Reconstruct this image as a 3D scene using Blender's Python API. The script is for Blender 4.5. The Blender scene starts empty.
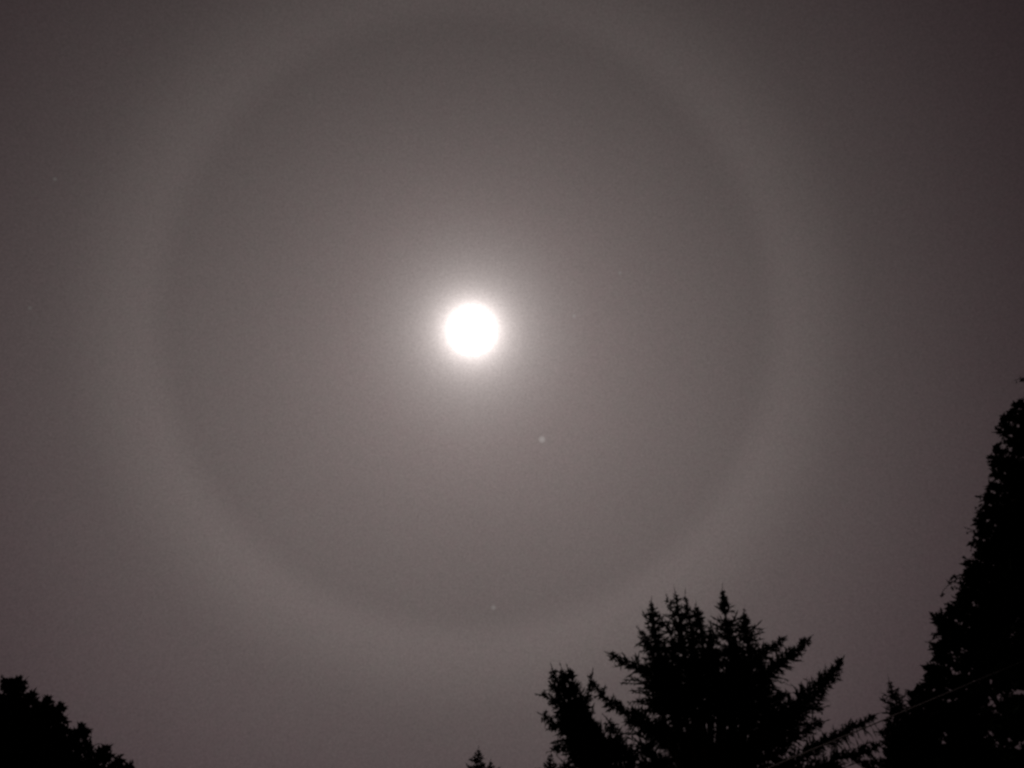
import bpy, math, random
from mathutils import Vector, Matrix
R = math.radians
C = bpy.context.scene
col = C.collection

# ------------------------------------------------------------------ camera
W, H, F = 1024, 768, 767.0
PITCH = R(40.0)
CAMZ = 1.6
cam_d = bpy.data.cameras.new('camera')
cam = bpy.data.objects.new('camera', cam_d)
col.objects.link(cam)
cam_d.sensor_width = 36.0
cam_d.lens = F / W * 36.0
cam_d.clip_start = 0.05
cam_d.clip_end = 20000
cam.location = (0, 0, CAMZ)
cam.rotation_euler = (PITCH + math.pi / 2, 0, 0)
C.camera = cam
FWD = Vector((0, math.cos(PITCH), math.sin(PITCH)))
UP = Vector((0, -math.sin(PITCH), math.cos(PITCH)))
RT = Vector((1, 0, 0))


def ray(px, py):
    return FWD + RT * ((px - 512) / F) + UP * ((384 - py) / F)


def at(px, py, Y):
    """point of the place seen at px,py that stands Y metres ahead of the camera"""
    d = ray(px, py)
    return Vector((0, 0, CAMZ)) + d * (Y / d.y)


MOON = ray(472, 330).normalized()

# ------------------------------------------------------------------ night sky
w = bpy.data.worlds.new('World')
C.world = w
w.use_nodes = True
nt = w.node_tree
nt.nodes.clear()
N, L = nt.nodes, nt.links


def math_node(op, a, b=None, c=None, clamp=False):
    n = N.new('ShaderNodeMath')
    n.operation = op
    n.use_clamp = clamp
    for i, v in enumerate((a, b, c)):
        if v is None:
            continue
        if isinstance(v, (int, float)):
            n.inputs[i].default_value = v
        else:
            L.new(v, n.inputs[i])
    return n.outputs[0]


tc = N.new('ShaderNodeTexCoord')
nrm = N.new('ShaderNodeVectorMath'); nrm.operation = 'NORMALIZE'
L.new(tc.outputs['Generated'], nrm.inputs[0])
DIR = nrm.outputs[0]
sub = N.new('ShaderNodeVectorMath'); sub.operation = 'SUBTRACT'
L.new(DIR, sub.inputs[0]); sub.inputs[1].default_value = MOON
ln = N.new('ShaderNodeVectorMath'); ln.operation = 'LENGTH'
L.new(sub.outputs[0], ln.inputs[0])
theta = math_node('MULTIPLY', math_node('ARCSINE', math_node('MULTIPLY', ln.outputs['Value'], 0.5)), 2 * 180 / math.pi)  # degrees from the moon
sep = N.new('ShaderNodeSeparateXYZ'); L.new(DIR, sep.inputs[0])
elev = sep.outputs['Z']


def smooth(a, b, x):
    t = min(1, max(0, (x - a) / (b - a)))
    return t * t * (3 - 2 * t)


def curve(src, x0, x1, fn, n=60):
    """float curve through fn sampled between x0 and x1"""
    m = N.new('ShaderNodeMapRange')
    L.new(src, m.inputs['Value'])
    m.inputs['From Min'].default_value = x0
    m.inputs['From Max'].default_value = x1
    fc = N.new('ShaderNodeFloatCurve')
    cm = fc.mapping.curves[0]
    vals = [fn(x0 + (x1 - x0) * i / (n - 1)) for i in range(n)]
    top = max(vals)
    cm.points[0].location = (0, vals[0] / top)
    cm.points[1].location = (1, vals[-1] / top)
    for i in range(1, n - 1):
        cm.points.new(i / (n - 1), vals[i] / top)
    fc.mapping.update()
    L.new(m.outputs[0], fc.inputs['Value'])
    return math_node('MULTIPLY', fc.outputs[0], top)


def sky_profile(t):
    """thin cirrostratus lit by the moon, as a function of the angle from it: wide glow and the 22 degree ring"""
    base = 0.069 + 0.043 * math.exp(-(t / 14.0) ** 2 * 0.8) + 0.050 * math.exp(-t / 9.0)
    base *= 1 - 0.68 * smooth(21, 50, t)  # outer dimming also carries the lens vignette, put into the sky brightness
    ring = 0.0150 * smooth(20.5, 22.9, t) * (1 - smooth(22.8, 28.5, t))
    return base + ring


wide = curve(theta, 0, 56, sky_profile, 72)
aureole = math_node('DIVIDE', 0.39, math_node('POWER', math_node('MAXIMUM', math_node('DIVIDE', theta, 2.53), 0.4), 2.05))
total = math_node('ADD', wide, aureole)
# town glow low down, plus lens vignetting painted in as darker sides and top
dt = N.new('ShaderNodeVectorMath'); dt.operation = 'DOT_PRODUCT'
L.new(DIR, dt.inputs[0]); dt.inputs[1].default_value = (-0.08, math.cos(R(14)), math.sin(R(14)))
tang = math_node('MULTIPLY', math_node('ARCCOSINE', dt.outputs['Value']), 180 / math.pi)
low = curve(tang, 0, 90, lambda a: 1.53 - 0.78 * smooth(17, 66, a), 30)
total = math_node('MULTIPLY', total, low)
# unseen sky away from the moon, dimmed so the trees stay black
rear = curve(theta, 0, 180, lambda t: 1 - 0.72 * smooth(55, 100, t), 40)
total = math_node('MULTIPLY', total, rear)


def noise(scale, detail, amp, rough=0.6):
    n = N.new('ShaderNodeTexNoise')
    L.new(DIR, n.inputs['Vector'])
    n.inputs['Scale'].default_value = scale
    n.inputs['Detail'].default_value = detail
    n.inputs['Roughness'].default_value = rough
    return math_node('MULTIPLY_ADD', math_node('SUBTRACT', n.outputs['Fac'], 0.5), amp, 1.0)


# broad unevenness of the ice cloud, then camera grain put into the sky
total = math_node('MULTIPLY', total, noise(3.0, 2, 0.10))
total = math_node('MULTIPLY', total, noise(420.0, 2, 0.70, 0.9))
tint = N.new('ShaderNodeMix'); tint.data_type = 'RGBA'
tn = N.new('ShaderNodeTexNoise'); L.new(DIR, tn.inputs['Vector'])
tn.inputs['Scale'].default_value = 60; tn.inputs['Detail'].default_value = 5; tn.inputs['Roughness'].default_value = 0.8
tr = N.new('ShaderNodeMapRange'); L.new(tn.outputs['Fac'], tr.inputs['Value'])
tr.inputs['From Min'].default_value = 0.35; tr.inputs['From Max'].default_value = 0.65
L.new(tr.outputs[0], tint.inputs['Factor'])
tint.inputs['A'].default_value = (1.0, 0.798, 0.783, 1)
tint.inputs['B'].default_value = (0.975, 0.812, 0.783, 1)
# near the moon the glow is whiter
warm = N.new('ShaderNodeMix'); warm.data_type = 'RGBA'
wf = N.new('ShaderNodeMapRange'); L.new(theta, wf.inputs['Value'])
wf.inputs['From Min'].default_value = 2; wf.inputs['From Max'].default_value = 9
L.new(wf.outputs[0], warm.inputs['Factor'])
warm.inputs['A'].default_value = (1.0, 0.89, 0.86, 1)
L.new(tint.outputs['Result'], warm.inputs['B'])
bg = N.new('ShaderNodeBackground')
edgy = N.new('ShaderNodeMix'); edgy.data_type = 'RGBA'; edgy.blend_type = 'MULTIPLY'
ef = N.new('ShaderNodeMapRange'); L.new(theta, ef.inputs['Value'])
ef.inputs['From Min'].default_value = 25; ef.inputs['From Max'].default_value = 42
L.new(ef.outputs[0], edgy.inputs['Factor'])
L.new(warm.outputs['Result'], edgy.inputs['A'])
edgy.inputs['B'].default_value = (1.0, 0.84, 0.95, 1)
L.new(edgy.outputs['Result'], bg.inputs['Color'])
L.new(total, bg.inputs['Strength'])
wo = N.new('ShaderNodeOutputWorld')
L.new(bg.outputs[0], wo.inputs['Surface'])

C.view_settings.view_transform = 'Standard'
C.view_settings.look = 'None'
C.view_settings.exposure = 0
C.view_settings.gamma = 1
C.cycles.filter_width = 2.8
C.cycles.max_bounces = 4


# ------------------------------------------------------------------ helpers
def mat(name, colr, rough=0.8, spec=0.2, vary=0.3, scale=3.0, metal=0.0):
    m = bpy.data.materials.new(name)
    m.use_nodes = True
    t = m.node_tree
    b = t.nodes['Principled BSDF']
    b.inputs['Roughness'].default_value = rough
    b.inputs['Specular IOR Level'].default_value = spec
    b.inputs['Metallic'].default_value = metal
    n = t.nodes.new('ShaderNodeTexNoise')
    n.inputs['Scale'].default_value = scale
    n.inputs['Detail'].default_value = 4
    tcn = t.nodes.new('ShaderNodeTexCoord')
    t.links.new(tcn.outputs['Object'], n.inputs['Vector'])
    mx = t.nodes.new('ShaderNodeMix'); mx.data_type = 'RGBA'
    t.links.new(n.outputs['Fac'], mx.inputs['Factor'])
    mx.inputs['A'].default_value = (*[c * (1 - vary) for c in colr], 1)
    mx.inputs['B'].default_value = (*[c * (1 + vary) for c in colr], 1)
    t.links.new(mx.outputs['Result'], b.inputs['Base Color'])
    return m


M_needle = mat('spruce_needles', (0.022, 0.040, 0.022), 0.9, 0.05)
M_leaf = mat('dark_leaves', (0.022, 0.038, 0.018), 0.9, 0.05)
M_bark = mat('bark', (0.06, 0.045, 0.035), 0.95, 0.05, 0.4, 9)
M_grass = mat('grass', (0.035, 0.055, 0.022), 0.95, 0.05, 0.4, 0.8)
M_cable = mat('cable_metal', (0.28, 0.25, 0.22), 0.24, 0.5, 0.15, 1.5, 1.0)


class MB:
    def __init__(s):
        s.v, s.f = [], []

    def kite(s, p, d, l, wd, rng):
        """one leaf-sized blade: narrow foot, belly at a third, pointed tip"""
        a = Vector((rng.gauss(0, 1), rng.gauss(0, 1), rng.gauss(0, 1)))
        side = d.cross(a)
        if side.length < 1e-4:
            return
        side.normalize()
        nn = d.cross(side) * (wd * 0.25)
        n = len(s.v)
        b = p + d * (l * 0.38)
        s.v += [p, b + side * (wd / 2) + nn, p + d * l, b - side * (wd / 2) + nn]
        s.f.append((n, n + 1, n + 2, n + 3))

    def tube(s, pts, r0, r1, k=7):
        n0 = len(s.v)
        m = len(pts)
        for i, p in enumerate(pts):
            a = pts[max(0, i - 1)]; b = pts[min(m - 1, i + 1)]
            d = (b - a).normalized()
            u = d.orthogonal().normalized(); q = d.cross(u)
            r = r0 + (r1 - r0) * i / (m - 1)
            for j in range(k):
                t = 2 * math.pi * j / k
                s.v.append(p + (u * math.cos(t) + q * math.sin(t)) * r)
        for i in range(m - 1):
            for j in range(k):
                a = n0 + i * k + j; b = n0 + i * k + (j + 1) % k
                s.f.append((a, b, b + k, a + k))
        s.f.append(tuple(n0 + j for j in range(k))[::-1])
        s.f.append(tuple(n0 + (m - 1) * k + j for j in range(k)))

    def build(s, name, m, parent=None, smooth_=False):
        org = parent.location if parent else Vector()
        me = bpy.data.meshes.new(name)
        me.from_pydata([tuple(p - org) for p in s.v], [], s.f)
        me.materials.append(m)
        if smooth_:
            me.polygons.foreach_set('use_smooth', [True] * len(me.polygons))
        me.update()
        o = bpy.data.objects.new(name, me)
        col.objects.link(o)
        if parent:
            o.parent = parent
        return o


def tag(o, label=None, cat=None, group=None, kind=None):
    for k, v in (('label', label), ('category', cat), ('group', group), ('kind', kind)):
        if v:
            o[k] = v
    return o


def empty(name, loc, label, cat, group=None):
    o = bpy.data.objects.new(name, None)
    o.location = loc
    o.empty_display_size = 0.3
    col.objects.link(o)
    return tag(o, label, cat, group)


def resample(pts, step):
    """smooth curve through the points, sampled every step metres"""
    out = []
    n = len(pts)
    for i in range(n - 1):
        p0 = pts[max(0, i - 1)]; p1 = pts[i]; p2 = pts[i + 1]; p3 = pts[min(n - 1, i + 2)]
        k = max(1, int((p2 - p1).length / step))
        for j in range(k):
            t = j / k
            out.append(0.5 * ((2 * p1) + (p2 - p0) * t + (2 * p0 - 5 * p1 + 4 * p2 - p3) * t * t + (3 * p1 - p0 - 3 * p2 + p3) * t ** 3))
    out.append(pts[-1].copy())
    return out


Z = Vector((0, 0, 1))


def around(axis, rng):
    u = axis.orthogonal().normalized(); q = axis.cross(u)
    a = rng.uniform(0, 2 * math.pi)
    return u * math.cos(a) + q * math.sin(a)


def twig(mb, p, d, l, wd, rng, droop=0.0, sub=4):
    """a short shoot clothed in needles: bent core of blades with side blades raking forward"""
    segs = max(2, int(l / 0.16))
    q = p.copy(); dd = d.copy()
    for i in range(segs):
        f = i / segs
        sl = l / segs
        mb.kite(q, dd, sl * 1.7, wd * (1 - 0.55 * f), rng)
        for s_ in range(sub):
            sd = (dd * rng.uniform(0.5, 1.1) + around(dd, rng)).normalized()
            mb.kite(q + dd * (sl * rng.random()), sd, wd * rng.uniform(1.0, 2.1) * (1 - 0.5 * f), wd * 0.42, rng)
        q = q + dd * sl
        dd = (dd + Vector((rng.gauss(0, .16), rng.gauss(0, .16), rng.gauss(0, .12) - droop))).normalized()


def limb(mb, tb, pts, w0, w1, rng, r0=0.06, dens=1.0, droop=0.10, fwd=0.75, wd=0.10, bare=0.0):
    """a limb through pts: bark tube in tb, foliage half-width w0 at the foot to w1 at the tip in mb"""
    c = resample(pts, 0.07)
    if tb is not None:
        tb.tube(c[::4] + ([c[-1]] if (len(c) - 1) % 4 else []), r0, 0.008, 5)
    m = len(c)
    for i in range(m - 1):
        f = i / (m - 1)
        if f < bare:
            continue
        ax = (c[i + 1] - c[i]).normalized()
        hw = (w0 + (w1 - w0) * f) * (0.65 + 0.5 * math.sin(i * 0.55 + w0 * 40) ** 2) * min(1.0, 0.35 + (1 - f) * 4.5)
        k = dens * (1.7 + 4.2 * hw)
        k = int(k) + (rng.random() < k - int(k))
        for _ in range(k):
            r = around(ax, rng)
            d = (ax * fwd * rng.uniform(0.5, 1.4) + r - Z * droop * rng.uniform(0, 2)).normalized()
            twig(mb, c[i], d, hw * rng.uniform(0.45, 1.15), wd * rng.uniform(.8, 1.2), rng, droop * 0.4, 3)
    twig(mb, c[-1], (c[-1] - c[-2]).normalized(), max(0.2, w1), wd * 0.6, rng, 0, 3)


def leader(mb, tb, top, foot, rad, rng, tier=0.33, r0=0.09, wd=0.105, dens=1.25, rise=0.45, power=0.85):
    """an upright spruce leader: whorls of short raking branches, narrow at the top, half-width rad at the foot"""
    ax = foot - top
    Lh = ax.length
    dn = ax.normalized()
    mid = (top + foot) * 0.5 + Vector((rng.gauss(0, .04), rng.gauss(0, .04), 0)) * Lh * .4
    c = resample([foot, mid, top], 0.2)
    if tb is not None:
        tb.tube(c, r0, 0.008, 6)
    twig(mb, top + dn * 0.25, -dn, 0.42, wd * 0.35, rng, 0, 1)
    h = 0.10
    while h < Lh:
        f = h / Lh
        r = rad * f ** power * (0.95 + 0.35 * math.sin(h * 5.5 + top.x * 9)) * (1.08 + .3 * f)
        p = c[min(len(c) - 1, int((1 - f) * (len(c) - 1)))]
        nb = int((5 + 5 * f) * dens)
        a0 = rng.uniform(0, 6.28)
        for k in range(nb):
            a = a0 + 6.283 * k / nb + rng.gauss(0, .25)
            out = Vector((math.cos(a), math.sin(a), 0))
            d = (out + Z * rise * rng.uniform(.1, 1.6) * (1 - .4 * f)).normalized()
            twig(mb, p + Z * rng.uniform(-.06, .06), d, max(.07, r * rng.uniform(.6, 1.3)), wd * rng.uniform(.8, 1.25) * min(1, .5 + f * 3), rng, 0.05, 4)
        # short needles close to the stem between whorls
        for _ in range(int(6 * dens)):
            d = (around(Z, rng) + Z * .6).normalized()
            twig(mb, p + Z * rng.uniform(-tier / 2, tier / 2), d, max(.06, r * .36), wd * .9 * min(1, .45 + f * 3), rng, 0, 3)
        h += tier * rng.uniform(.65, 1.2) * (0.55 + .7 * f)


def P(pts, Y):
    return [at(p[0], p[1], Y + (p[2] if len(p) > 2 else 0)) for p in pts]


# ------------------------------------------------------------------ ground (below the picture)
g = MB()
n = 40
for i in range(n + 1):
    for j in range(n + 1):
        x = (i / n * 2 - 1); y = (j / n * 2 - 1)
        X = 4000 * x ** 3 + 10 * x; Yv = 4000 * y ** 3 + 10 * y
        g.v.append(Vector((X, Yv, 0.0)))
for i in range(n):
    for j in range(n):
        a = i * (n + 1) + j
        g.f.append((a, a + n + 1, a + n + 2, a + 1))
tag(g.build('ground', M_grass), kind='structure')


# ------------------------------------------------------------------ the moon and the stars
def uv_sphere(name, loc, r, m, parent=None, seg=48, rings=24):
    v, f = [Vector((0, 0, r))], []
    for i in range(1, rings):
        th = math.pi * i / rings
        for j in range(seg):
            ph = 2 * math.pi * j / seg
            v.append(Vector((math.sin(th) * math.cos(ph), math.sin(th) * math.sin(ph), math.cos(th))) * r)
    v.append(Vector((0, 0, -r)))
    last = len(v) - 1
    for j in range(seg):
        f.append((0, 1 + j, 1 + (j + 1) % seg))
        f.append((last, last - seg + (j + 1) % seg, last - seg + j))
    for i in range(rings - 2):
        for j in range(seg):
            a = 1 + i * seg + j; b = 1 + i * seg + (j + 1) % seg
            f.append((a, a + seg, b + seg, b))
    me = bpy.data.meshes.new(name)
    me.from_pydata([tuple(q) for q in v], [], f)
    me.polygons.foreach_set('use_smooth', [True] * len(me.polygons))
    me.materials.append(m)
    o = bpy.data.objects.new(name, me)
    o.location = loc
    col.objects.link(o)
    return o


mm = bpy.data.materials.new('moon_surface')
mm.use_nodes = True
t = mm.node_tree
t.nodes.clear()
em = t.nodes.new('ShaderNodeEmission')
mo = t.nodes.new('ShaderNodeOutputMaterial')
mn = t.nodes.new('ShaderNodeTexNoise'); mn.inputs['Scale'].default_value = 0.012; mn.inputs['Detail'].default_value = 6
tco = t.nodes.new('ShaderNodeTexCoord'); t.links.new(tco.outputs['Object'], mn.inputs['Vector'])
mr = t.nodes.new('ShaderNodeMapRange'); t.links.new(mn.outputs['Fac'], mr.inputs['Value'])
mr.inputs['To Min'].default_value = 12; mr.inputs['To Max'].default_value = 22
t.links.new(mr.outputs[0], em.inputs['Strength'])
em.inputs['Color'].default_value = (1, 0.95, 0.88, 1)
t.links.new(em.outputs[0], mo.inputs['Surface'])
DM = 6000.0
moon = uv_sphere('moon', Vector((0, 0, CAMZ)) + MOON * DM, DM * 21.0 / 769, mm)
tag(moon, 'bright white full moon glowing in the middle of its pale ring', 'moon')


def star_mat(name, s, a):
    m = bpy.data.materials.new(name)
    m.use_nodes = True
    t = m.node_tree
    t.nodes.clear()
    e = t.nodes.new('ShaderNodeEmission'); e.inputs['Color'].default_value = (1, .90, .87, 1); e.inputs['Strength'].default_value = s
    tr_ = t.nodes.new('ShaderNodeBsdfTransparent')
    lw = t.nodes.new('ShaderNodeLayerWeight'); lw.inputs['Blend'].default_value = 0.5
    inv = t.nodes.new('ShaderNodeMath'); inv.operation = 'SUBTRACT'; inv.inputs[0].default_value = 1; t.links.new(lw.outputs['Facing'], inv.inputs[1])
    pw = t.nodes.new('ShaderNodeMath'); pw.operation = 'POWER'; t.links.new(inv.outputs[0], pw.inputs[0]); pw.inputs[1].default_value = 3.5
    ml = t.nodes.new('ShaderNodeMath'); ml.operation = 'MULTIPLY'; t.links.new(pw.outputs[0], ml.inputs[0]); ml.inputs[1].default_value = a
    mx = t.nodes.new('ShaderNodeMixShader')
    t.links.new(ml.outputs[0], mx.inputs[0]); t.links.new(tr_.outputs[0], mx.inputs[1]); t.links.new(e.outputs[0], mx.inputs[2])
    o = t.nodes.new('ShaderNodeOutputMaterial'); t.links.new(mx.outputs[0], o.inputs['Surface'])
    return m


DS = 9000.0
for px, py, rp, s, a, lab in (
        (542, 439.5, 4.4, 0.32, 0.65, 'brightest star, just below and right of the moon'),
        (493.5, 607.5, 3.2, 0.20, 0.5, 'small star low inside the ring, straight under the moon'),
        (55, 179, 2.4, 0.10, .6, 'faint star high near the left edge, above another star'),
        (30, 308, 2.6, 0.10, 0.6, 'faint star by the left edge, level with the moon'),
        (620, 273, 2.4, 0.19, 0.6, 'very faint star right of the moon, the higher of two'),
        (574, 316, 2.4, 0.27, 0.6, 'very faint star just right of the moon, close to its glow')):
    d = ray(px, py)
    st = uv_sphere('star', Vector((0, 0, CAMZ)) + d.normalized() * DS, DS * rp / F / d.length, star_mat('star_light', s, a), seg=20, rings=12)
    tag(st, lab, 'star', 'stars shining through the thin cloud')

# ------------------------------------------------------------------ big many-topped spruce
rng = random.Random(11)
Y = 25.0
bx = at(705, 768, Y).x
root = empty('spruce_tree', (bx, Y, 0), 'large spreading conifer with several spiky tops and upswept limbs in the middle', 'tree')
cr, tk = MB(), MB()
fork = Vector((bx, Y, 6.0))
tk.tube(resample([Vector((bx, Y, -0.1)), Vector((bx + .1, Y, 3)), fork], 0.5), 0.55, 0.36, 12)


def down(px, py, Yv, drop, lean=0.35):
    """a point drop metres under the one seen at px,py, leaning back to the trunk"""
    p = at(px, py, Yv)
    q = p - Z * drop
    q.x += (bx - q.x) * lean * min(1, drop / 6)
    return q


# (tip px, tip py, depth offset, length, foot half-width)
for px, py, dy, Lh, rad in (
        (651, 602, 0.0, 4.2, 1.00), (675, 592, 0.5, 2.8, 0.85), (685, 595, -0.4, 3.4, 0.85), (696, 606, 0.2, 3.8, 0.90),
        (722, 590, -0.5, 4.4, 1.05), (744, 612, 0.4, 3.6, 1.15), (710, 628, 0.9, 3.2, 0.8),
        (664, 640, 1.2, 3.0, 0.95), (733, 634, -1.0, 3.2, 0.95), (672, 636, -1.2, 3.2, 1.0), (690, 650, -1.4, 2.8, 1.1),
        (712, 648, -1.4, 3.0, 1.1), (758, 656, -1.2, 2.8, 0.9), (654, 660, -1.3, 2.8, 1.0)):
    top = at(px, py, Y + dy)
    Lh *= 0.78
    foot = down(px, py, Y + dy, Lh, 0.25)
    leader(cr, tk, top, foot, rad, rng, dens=.7 if px in (675, 685) else 1.25)
    tk.tube(resample([foot, (foot + fork) / 2 + Vector((0, 0, -.3)), fork - Z * .3], .4), 0.08, 0.14, 6)

L1 = [  # limbs drawn from the foot to the tip: pixel, pixel, depth offset
    ([(640, 800, 0), (608, 775, -.3), (588, 748, -.6), (574, 718, -.7), (567, 690, -.8), (563, 674, -.8)], .95, .22, 1.5),
    ([(620, 800, .3), (590, 768, .1), (570, 730, 0), (560, 702, 0), (553, 672, 0)], .8, .18, 1.2),
    ([(620, 760, 0), (588, 725, -.3), (578, 700, -.3), (569, 672, -.3)], .7, .16, 1.2),
    ([(650, 800, .4), (632, 765, .4), (618, 742, .3), (608, 722, .2)], .60, .18, .75),
    ([(625, 800, .6), (608, 770, .5), (598, 748, .3), (590, 728, .2)], .55, .18, .75),
    ([(600, 735, 0), (585, 708, -.3), (590, 690, -.3), (592, 675, -.3)], .30, .06, .6),
    ([(590, 725, 0), (565, 708, -.2), (552, 700, -.3), (542, 696, -.3)], .42, .12, 1),
    ([(590, 745, 0), (568, 730, -.2), (555, 724, -.3), (543, 716, -.3)], .40, .14, .9),
    ([(600, 765, 0), (575, 750, -.2), (562, 747, -.3), (553, 750, -.3)], .40, .12, .9),
    ([(690, 760, .2), (655, 732, .3), (628, 715, .2), (608, 700, .1), (592, 683, .1)], .55, .13, 1.1),
    ([(690, 715, .2), (668, 690, .2), (650, 675, 0), (630, 665, 0), (611, 655, 0)], .60, .14, 1.2),
    ([(680, 640, .4), (676, 622, .4), (671, 608, .4), (668, 600, .4)], .32, .10, .6),
    ([(672, 635, .4), (666, 626, .4), (660, 618, .4), (655, 616, .4)], .25, .10, .7),
    ([(690, 700, .2), (668, 672, .2), (652, 655, 0), (645, 640, 0), (640, 632, 0)], .40, .12, 1.),
    ([(720, 690, .2), (745, 668, .2), (762, 654, 0), (774, 646, 0), (783, 639, 0)], .50, .13, 1.1),
    ([(715, 715, .2), (748, 688, .1), (770, 672, 0), (790, 655, 0), (808, 639, 0)], .62, .14, 1.5),
    ([(740, 730, .2), (760, 706, .1), (775, 698, 0), (784, 695, 0)], .50, .14, 1.1),
    ([(725, 760, .2), (770, 735, 0), (795, 708, -.2), (815, 690, -.3), (830, 675, -.3), (841, 661, -.3)], .85, .16, 1.5),
    ([(760, 745, .2), (790, 722, 0), (808, 710, -.2), (822, 707, -.3)], .52, .14, 1.0),
    ([(770, 760, .2), (795, 737, 0), (810, 726, -.2), (822, 722, -.3)], .50, .14, 1.0),
    ([(740, 790, .2), (790, 765, 0), (820, 745, -.2), (845, 731, -.3), (862, 722, -.3), (873, 716, -.3)], .50, .12, 1.1),
    ([(740, 800, .2), (790, 780, 0), (830, 762, -.2), (860, 752, -.3), (880, 745, -.3)], .55, .16, 1.1),
    ([(720, 800, .2), (700, 770, 0), (690, 740, -.8), (680, 700, -1)], .95, .5, .5),
    ([(720, 800, .2), (740, 770, 0), (760, 740, -.8), (770, 715, -1)], .95, .5, .5),
    ([(700, 800, .2), (660, 770, 0), (645, 740, -.8), (640, 715, -1)], .85, .4, .5),
    ([(700, 790, .2), (720, 750, 0), (735, 720, -.8), (728, 690, -1)], .95, .5, .5),
    ([(700, 790, .2), (650, 785, 0), (620, 770, -.8), (600, 755, -1)], .75, .4, .5),
    ([(740, 800, .2), (790, 790, 0), (815, 775, -.8), (840, 768, -1)], .75, .4, .5),
    ([(700, 790, .2), (620, 795, 0), (580, 780, .2), (565, 765, .2)], .75, .3, 1.1),
]
for pts, w0, w1, dn in L1:
    limb(cr, tk, P(pts, Y), w0 * 1.12, w1 * 1.5, rng, dens=dn * 1.15)
# twiglets hanging under the low right limb
for k in range(16):
    px = 826 + k * 3.0 + rng.uniform(-1.5, 1.5)
    py = 742 - (px - 826) * .52
    twig(cr, at(px, py, Y - .3), (Vector((rng.gauss(.2, .2), 0, -1))).normalized(), rng.uniform(.25, .65), .055, rng, 0.02, 2)
# limbs towards and away from the viewer, all round the trunk below the picture
for k in range(10):
    z = rng.uniform(3.2, 9.5)
    a = rng.uniform(0, 6.283)
    ln_ = rng.uniform(2.2, 4.2) * (1.25 - z / 16)
    o = Vector((math.cos(a), math.sin(a), 0))
    b = Vector((bx, Y, min(z, 6) if z < 6 else z - 1))
    limb(cr, tk, [b, b + o * ln_ * .5 + Z * .3, b + o * ln_ + Z * 1.1], .85, .2, rng, dens=.9)
tk.build('trunk', M_bark, root, True)
cr.build('crown', M_needle, root)


# ------------------------------------------------------------------ plain spires
def spruce(px, py, Yv, slope, name, label, seed, group=None, spread=.5, tier=.4, wd=.17):
    rg = random.Random(seed)
    top = at(px, py, Yv)
    root = empty(name, (top.x, Yv, 0), label, 'tree', group)
    c, tb = MB(), MB()
    tb.tube(resample([Vector((top.x, Yv, -.1)), Vector((top.x + .05, Yv, top.z * .5)), top], .5), top.z * .02, .01, 9)
    Lh = top.z - 1.2
    # whorl after whorl of limbs
    h = .12
    twig(c, top - Z * .3, Z.copy(), .5, wd * .35, rg, 0, 1)
    while h < Lh:
        r = slope * h ** .93
        near = h < 6
        nb = int((4 + min(9, h * 1.6)) * (1 if near else .8))
        a0 = rg.uniform(0, 6.28)
        for k in range(nb):
            a = a0 + 6.283 * k / nb + rg.gauss(0, .2)
            o = Vector((math.cos(a), math.sin(a), 0))
            l = max(.10, r * rg.uniform(.6, 1.25))
            b = Vector((top.x, Yv, top.z - h))
            if l < .7:
                twig(c, b, (o + Z * rg.uniform(.2, .7)).normalized(), l, wd * min(1, .4 + h * .8), rg, .04, 4)
            else:
                limb(c, tb, [b, b + o * l * .5 + Z * .02, b + o * l + Z * l * rg.uniform(.05, .35)], min(.6, l * spread), .14, rg, r0=.03, dens=.75 if near else .5, wd=wd)
        h += tier * rg.uniform(.7, 1.2) * (.45 + min(.8, h * .2))
    tb.build('trunk', M_bark, root, True)
    c.build('crown', M_needle, root)
    return root


spruce(889, 681, 30, .50, 'spruce_tree', 'narrow spire of a spruce between the big conifer and the dark tree', 5, spread=.6, tier=.30, wd=.13)
spruce(478.5, 750, 48, .62, 'spruce_tree', 'tiny far spruce top at the bottom edge below the moon', 7, 'far spruce tops', tier=.42, wd=.2)
spruce(490.5, 762, 50, .55, 'spruce_tree', 'lowest of the far spruce tips, just right of another small top', 8, 'far spruce tops', tier=.42, wd=.2)
spruce(550.5, 754, 42, .55, 'spruce_tree', 'tiny far spruce tip close to the left side of the big conifer', 9, 'far spruce tops', tier=.4, wd=.17)


# ------------------------------------------------------------------ broad dark trees at the sides
def leafy_limb(mb, tb, pts, hw, rg, r0=.05, leaf=.17, dens=1.0, bare=.25):
    """a limb whose outer part carries clumps of leaves on crooked twigs"""
    c = resample(pts, .12)
    if tb is not None:
        tb.tube(c[::3] + [c[-1]] if (len(c) - 1) % 3 else c[::3], r0, .012, 5)
    m = len(c)
    for i in range(m):
        f = i / max(1, m - 1)
        if f < bare:
            continue
        ax = (c[min(i + 1, m - 1)] - c[max(0, i - 1)]).normalized()
        h = hw * (1 - .55 * f)
        k = dens * 2.0
        k = int(k) + (rg.random() < k - int(k))
        for _ in range(k):
            d = (ax * rg.uniform(.2, 1.2) + around(ax, rg)).normalized()
            q = c[i].copy(); l = h * rg.uniform(.35, 1.1); n_ = max(2, int(l / .10))
            for j in range(n_):
                q = q + d * (l / n_)
                d = (d + Vector((rg.gauss(0, .28), rg.gauss(0, .28), rg.gauss(0, .28)))).normalized()
                for _2 in range(3):
                    ld = (d * .5 + Vector((rg.gauss(0, 1), rg.gauss(0, 1), rg.gauss(0, 1) - .2)).normalized()).normalized()
                    mb.kite(q, ld, leaf * rg.uniform(.5, 1.15), leaf * rg.uniform(.35, .6), rg)


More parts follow.
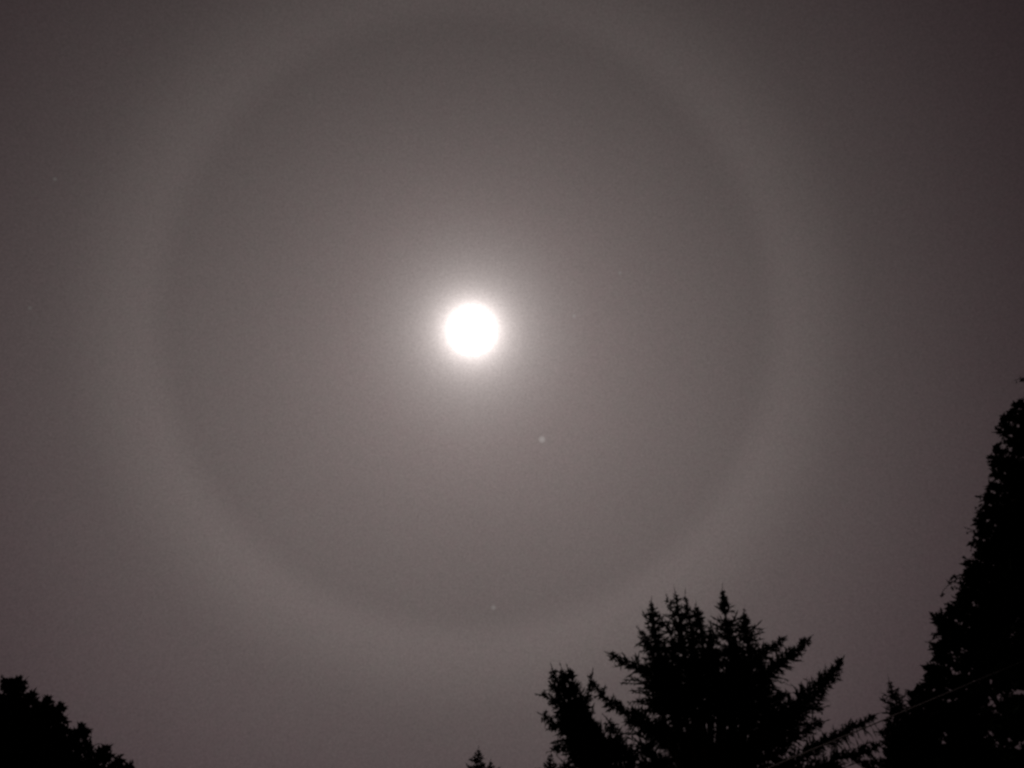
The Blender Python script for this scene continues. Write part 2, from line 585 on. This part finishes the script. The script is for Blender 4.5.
def sprig(mb, tb, pts, rg, leaf=.10, side=.10):
    """a bare curling twig with a few leaves"""
    c = resample(pts, .03)
    tb.tube(c, .014, .006, 5)
    for i, p in enumerate(c):
        f = i / len(c)
        if rg.random() < .55:
            d = Vector((rg.gauss(0, 1), rg.gauss(0, 1), rg.gauss(0, 1))).normalized()
            mb.kite(p, d, leaf * rg.uniform(.5, 1.1), leaf * .5, rg)


def side_tree(name, label, axis, Yv, base_z, outline, seed, tips, fill, leaf, sector, hw=.55, inner=.9, deep=1.0, cap=0.0, core=.92):
    """crown of revolution around axis (x) whose half-width at each height comes from outline = [(z, x)]"""
    rg = random.Random(seed)
    root = empty(name, (axis, Yv, 0), label, 'tree')
    c, tb = MB(), MB()
    ztop = outline[-1][0]

    def radius(z):
        for (z0, x0), (z1, x1) in zip(outline, outline[1:]):
            if z0 <= z <= z1:
                return abs(axis - (x0 + (x1 - x0) * (z - z0) / (z1 - z0)))
        return abs(axis - outline[0][1]) if z < outline[0][0] else 0.0
    tb.tube(resample([Vector((axis, Yv, -.1)), Vector((axis + .2, Yv - .1, ztop * .5)), Vector((axis, Yv, ztop - .3))], .6), ztop * .024, .03, 12)
    for pts, h_ in tips:
        leafy_limb(c, tb, P(pts, Yv), h_, rg, r0=.03, leaf=leaf, dens=3.0, bare=0)
    for k in range(fill):
        z = base_z + (ztop - cap - base_z) * (rg.random() ** .9)
        r = radius(z) * rg.uniform(.45, inner)
        a = rg.uniform(*sector) if rg.random() < .85 else rg.uniform(0, 6.283)
        o = Vector((math.cos(a), math.sin(a) * deep, 0))
        zb = max(1.5, z - r * .45)
        b = Vector((axis, Yv, zb)); e = Vector((axis, Yv, z)) + o * r
        m_ = (b + e) / 2 + Vector((rg.gauss(0, .15), rg.gauss(0, .15), rg.gauss(.15, .15)))
        leafy_limb(c, tb, [b, m_, e], hw, rg, leaf=leaf, dens=1.5, bare=.40)
    for k in range(fill * 28):      # inner leaves nearer the stem
        z = base_z + (ztop - cap - base_z) * rg.random()
        r = radius(z) * core * math.sqrt(rg.random()); a = rg.uniform(0, 6.283)
        p = Vector((axis + math.cos(a) * r, Yv + math.sin(a) * r * deep * .8, z))
        c.kite(p, Vector((rg.gauss(0, 1), rg.gauss(0, 1), rg.gauss(0, 1))).normalized(), leaf * rg.uniform(1.2, 2.4), leaf * rg.uniform(.6, 1.2), rg)
    return root, c, tb, rg


# right: tall dark tree
YR = 16.0
edge = [(905, 768), (912, 735), (920, 700), (928, 678), (938, 655), (944, 632), (950, 612), (964, 590), (972, 565), (977, 545), (986, 515), (990, 495), (1000, 472), (1002, 455), (1014, 430), (1024, 408), (1040, 385), (1065, 355), (1100, 330)]
outl = [(at(px, py, YR).z, at(px, py, YR).x) for px, py in edge]
axis = outl[-1][1] + .15
outl[-1] = (outl[-1][0], axis)
outl = [(1.8, outl[0][1] - .2)] + outl
tips = []
for px, py, dx, dy in ((1018, 405, 14, 20), (1007, 415, 16, 16), (1002, 428, 20, 10), (1012, 440, 16, 12), (996, 452, 22, 16), (993, 460, 24, 10), (999, 472, 20, 14),
                       (992, 486, 22, 12), (988, 497, 22, 14), (984, 512, 22, 12), (980, 524, 24, 10), (981, 540, 22, 12), (978, 552, 24, 12),
                       (971, 566, 26, 10), (967, 577, 26, 14), (963, 592, 26, 12), (958, 602, 26, 12), (951, 611, 26, 12), (940, 619, 30, 14), (945, 632, 28, 10),
                       (942, 645, 28, 12), (938, 656, 28, 10), (930, 670, 28, 14), (930, 684, 28, 12), (917, 694, 30, 14), (914, 706, 34, 10), (917, 722, 34, 12), (912, 740, 34, 12), (908, 760, 34, 10)):
    tips.append(([(px + dx * 2, py + dy * 1.6, .2), (px + dx, py + dy * .9, 0), (px + 7, py + 4, 0), (px + 2, py + 1, 0)], .34 * (.7 + .6 * ((px * 7 + py * 3) % 10) / 10)))
root, c, tb, rg = side_tree('dark_tree', 'tall dark leafy tree filling the right edge with curling twigs', axis, YR, 3.0, outl, 21, tips, 800, .20, (R(120), R(290)), .62, .93)
for pts in ([(978, 572), (962, 577), (951, 583), (943, 591), (941, 597)], [(975, 580), (962, 578), (955, 576), (948, 582)],
            [(950, 622), (940, 618), (935, 614), (930, 615)], [(952, 640), (942, 637), (934, 639), (928, 643)], [(948, 636), (940, 633), (933, 635)],
            [(990, 548), (981, 542), (976, 533), (970, 529), (965, 528)], [(985, 545), (975, 533), (968, 532)], [(990, 540), (978, 543), (972, 547), (971, 552)],
            [(996, 500), (988, 495), (982, 495), (977, 497)], [(990, 508), (983, 509), (979, 513)],
            [(1036, 384), (1026, 381), (1020, 379), (1016, 380)], [(1034, 376), (1027, 378), (1022, 381)],
            [(972, 598), (963, 600), (958, 606)], [(942, 672), (932, 668), (924, 670)], [(940, 690), (930, 686), (922, 682)], [(1000, 425), (1006, 418), (1012, 410), (1016, 404)],
            [(925, 700), (915, 696), (908, 690), (905, 691)]):
    sprig(c, tb, P(pts, YR), rg, .13)
for (x0, y0), (x1, y1) in zip(edge[:-3], edge[1:-2]):      # hooked twigs all along the free side
    for k in range(3):
        f = rg.random(); ex = x0 + (x1 - x0) * f; ey = y0 + (y1 - y0) * f
        l = rg.uniform(4, 11); u = rg.uniform(-.5, .5)
        sprig(c, tb, P([(ex + 9, ey + 4, rg.uniform(-.4, .4)), (ex, ey, 0), (ex - l * .6, ey + l * u, 0), (ex - l, ey + l * (u + rg.uniform(-.3, .7)), 0)], YR), rg, .12)
tb.build('trunk', M_bark, root, True)
c.build('crown', M_leaf, root)

# left: rounded dark tree
YL = 18.0
edge = [(136, 772), (118, 762), (100, 750), (88, 740), (70, 722), (58, 708), (44, 702), (30, 694), (24, 686), (14, 680)]
outl = [(at(px, py, YL).z, at(px, py, YL).x) for px, py in edge]
axisl = outl[-1][1] - .10
outl = [(1.6, outl[0][1] + .5), (4.0, outl[0][1] + .6)] + outl + [(outl[-1][0] + .05, axisl)]
tips = []
for px, py, dx, dy, h_ in ((8, 681, 3, 18, .26), (15, 684, -3, 18, .26), (20, 681, -6, 18, .22), (19, 691, -8, 12, .22), (32, 695, -12, 16, .24), (30, 701, -12, 12, .24),
                           (46, 699, -14, 12, .17), (44, 706, -14, 12, .22), (59, 707, -10, 16, .22), (56, 711, -10, 14, .26), (61, 720, -14, 12, .26), (65, 732, -14, 10, .26), (68, 740, -16, 10, .26),
                           (80, 728, -10, 14, .12), (84, 731, -12, 12, .12), (76, 738, -10, 14, .22), (86, 742, -10, 12, .17), (90, 752, -12, 12, .22), (103, 748, -8, 14, .15), (106, 756, -12, 12, .20),
                           (118, 760, -12, 10, .16), (128, 766, -14, 8, .17), (-2, 698, 2, 14, .22), (12, 694, 0, 20, .34)):
    tips.append(([(px + dx * 2.4, py + dy * 2.4, .2), (px + dx, py + dy, 0), (px, py + 2, 0)], h_))
root, c, tb, rg = side_tree('dark_tree', 'dense low dark tree crown in the lower left corner', axisl, YL, 2.4, outl, 31, tips, 420, .17, (R(180), R(400)), .36, .70, .3, .85, .78)
for pts in ([(70, 738), (78, 731), (79, 724)], [(78, 732), (86, 728), (91, 731), (91, 736)], [(90, 748), (97, 744), (100, 744)], [(108, 758), (116, 757), (122, 756)],
            [(52, 712), (58, 706), (61, 703)], [(2, 690), (3, 680), (1, 675)], [(112, 762), (124, 762), (130, 765)]):
    sprig(c, tb, P(pts, YL), rg, .12)
tb.build('trunk', M_bark, root, True)
c.build('crown', M_leaf, root)

# ------------------------------------------------------------------ cable
A = at(768, 768.5, 6.2); B = at(1024, 661, 9.5)
d = (B - A)
cb = MB()
p0 = A - d * .75; p1 = B + d * 1.0
pts = [p0 + (p1 - p0) * (i / 120) for i in range(121)]
cb.tube(pts, .0055, .0055, 10)
o = cb.build('overhead_cable', M_cable, None, True)
tag(o, 'thin overhead cable slanting up to the right before the conifer and the dark tree', 'cable')
